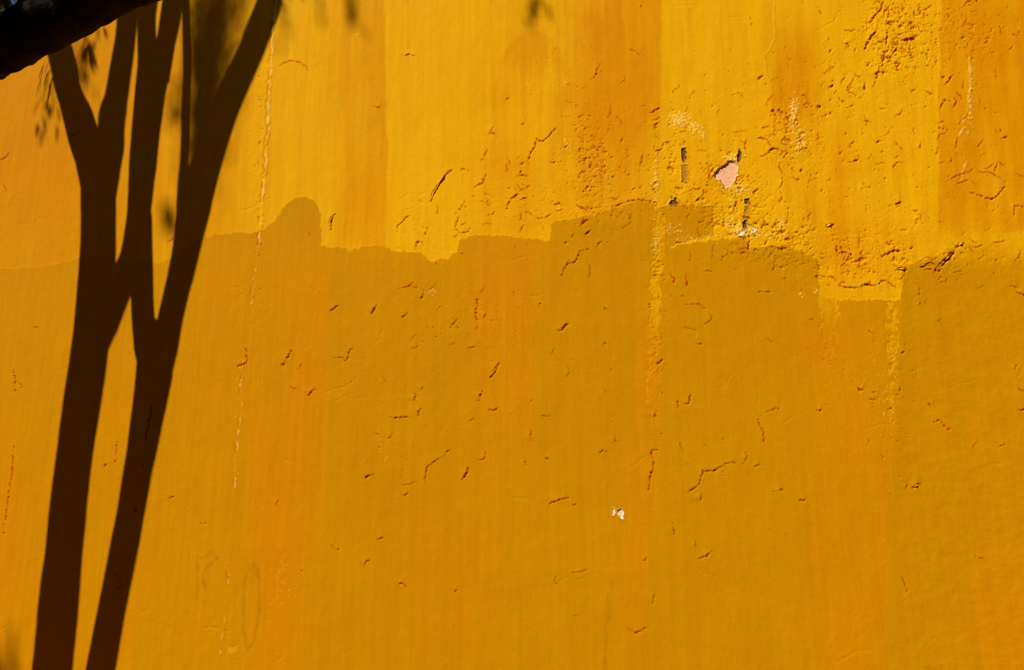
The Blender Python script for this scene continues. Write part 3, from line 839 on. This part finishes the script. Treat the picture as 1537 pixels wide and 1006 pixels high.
spray(268, 120, 5, 25, 4.0, 10, (.05,.08))
spray(318, 50, 19, 60, 5.4, 980, (.045,.075))
spray(306, 150, 13, 45, 5.0, 420, (.045,.075))
spray(296, 205, 8, 30, 4.6, 80, (.045,.075))
spray(330, 5, 20, 14, 4.0, 60)
limb_a('branch', [(270,-120,5,1.0),(290,-330,5,2.2),(305,-300,4,3.2),(312,-90,3,3.9)], 12)
spray(362, 110, 6, 30, 2.6, 10)
spray(427, 22, 4, 20, 4.2, 14, (.05,.08))
spray(534, 2, 6, 16, 3.2, 22, (.05,.08), tilt=-.3)
spray(800, -6, 8, 12, 2.2, 8)
spray(484, -6, 4, 12, 3.6, 8, (.05,.08))
for_parent.append((leaf_mesh('crown', items, M_LEAF, None), tree_a))

# the tree beside the viewer: its bough crosses the corner of the view
b0 = at_dist(-40, 90, 1.06); b1 = at_dist(60, 40, 1.0); b2 = at_dist(170, -20, .97); b3 = at_dist(330, -105, .95)
hub = b0 + (b0-b1).normalized()*1.5 + Vector((0, 0, -.12))
tb_base = Vector((hub.x-.05, hub.y-.03, 0.0))
tree_b = empty('near_tree', tb_base)
tag(tree_b, 'dark shaded tree bough slanting up in front of the wall', 'tree')
hb = lambda x, y, z: (hub.x+x, hub.y+y, z)
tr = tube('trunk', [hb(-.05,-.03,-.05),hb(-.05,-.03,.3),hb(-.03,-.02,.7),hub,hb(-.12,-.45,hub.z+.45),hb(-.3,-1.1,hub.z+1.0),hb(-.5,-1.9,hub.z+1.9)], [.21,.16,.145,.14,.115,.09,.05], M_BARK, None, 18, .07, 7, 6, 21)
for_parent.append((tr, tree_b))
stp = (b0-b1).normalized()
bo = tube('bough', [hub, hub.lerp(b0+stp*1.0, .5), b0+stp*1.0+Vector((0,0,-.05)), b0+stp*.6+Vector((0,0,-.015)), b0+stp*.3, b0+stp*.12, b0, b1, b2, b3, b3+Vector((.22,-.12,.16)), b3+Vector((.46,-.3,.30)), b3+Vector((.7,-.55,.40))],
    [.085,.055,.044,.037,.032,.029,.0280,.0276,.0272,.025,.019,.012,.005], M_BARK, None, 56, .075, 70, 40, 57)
for_parent.append((bo, tree_b))
items = []
mid = b0.lerp(b2, .5)
for k in range(70):                                          # the clump that shades the bough
    c = hub.lerp(b3, random.random()) + SUN*random.uniform(.45, 1.25) + Vector((random.gauss(0,.12), random.gauss(0,.12), random.gauss(0,.1)))
    for _ in range(42):
        p = c + Vector((random.gauss(0,.10), random.gauss(0,.10), random.gauss(0,.08)))
        u, v = project(p.x, p.y, p.z)
        if clear(p, 75) and (p-cam_loc).length > .5:
            items.append((p, rnd_dir(.4), random.uniform(.06,.11), random.uniform(.018,.028), random.uniform(-1,1)))
for k in range(90):                                          # upper crown, away from the sunlit stretch
    c = Vector((hub.x-.5, hub.y-1.9, 3.7)) + Vector((random.gauss(0,.8), random.gauss(0,.8), random.gauss(0,.5)))
    for _ in range(30):
        p = c + Vector((random.gauss(0,.16), random.gauss(0,.16), random.gauss(0,.13)))
        if p.y < -.4 and clear(p, 70): items.append((p, rnd_dir(.5), random.uniform(.07,.12), random.uniform(.02,.03), random.uniform(-1,1)))
for k in range(420):                                         # soft shade at the foot of the view
    p = off_wall(random.gauss(-34, 26), random.gauss(1046, 30), random.uniform(4.0, 5.4))
    items.append((p, rnd_dir(.4), random.uniform(.08,.12), random.uniform(.02,.03), random.uniform(-1,1)))
for k in range(160):                                         # leaves at the bough's tip
    p = b3 + Vector((.62,-.5,.38)) + Vector((random.gauss(0,.14), random.gauss(0,.14), random.gauss(0,.09)))
    if clear(p, 60): items.append((p, rnd_dir(.5), random.uniform(.06,.10), random.uniform(.016,.024), random.uniform(-1,1)))
for k in range(34):                                          # twigs standing up from the bough against the sky
    p = at_dist(random.gauss(4, 18), random.gauss(4, 12), random.uniform(1.0, 1.25))
    items.append((p, rnd_dir(.2), random.uniform(.018,.034), random.uniform(.006,.009), random.uniform(-1,1)))
for_parent.append((leaf_mesh('crown', items, M_LEAF, None), tree_b))
bpy.context.view_layer.update()
for o, par in for_parent + HP:
    o.parent = par
    o.matrix_parent_inverse = par.matrix_world.inverted()
print('grid', NX, NZ, 'faces', len(QUAD), 'walltop', WALL_TOP)
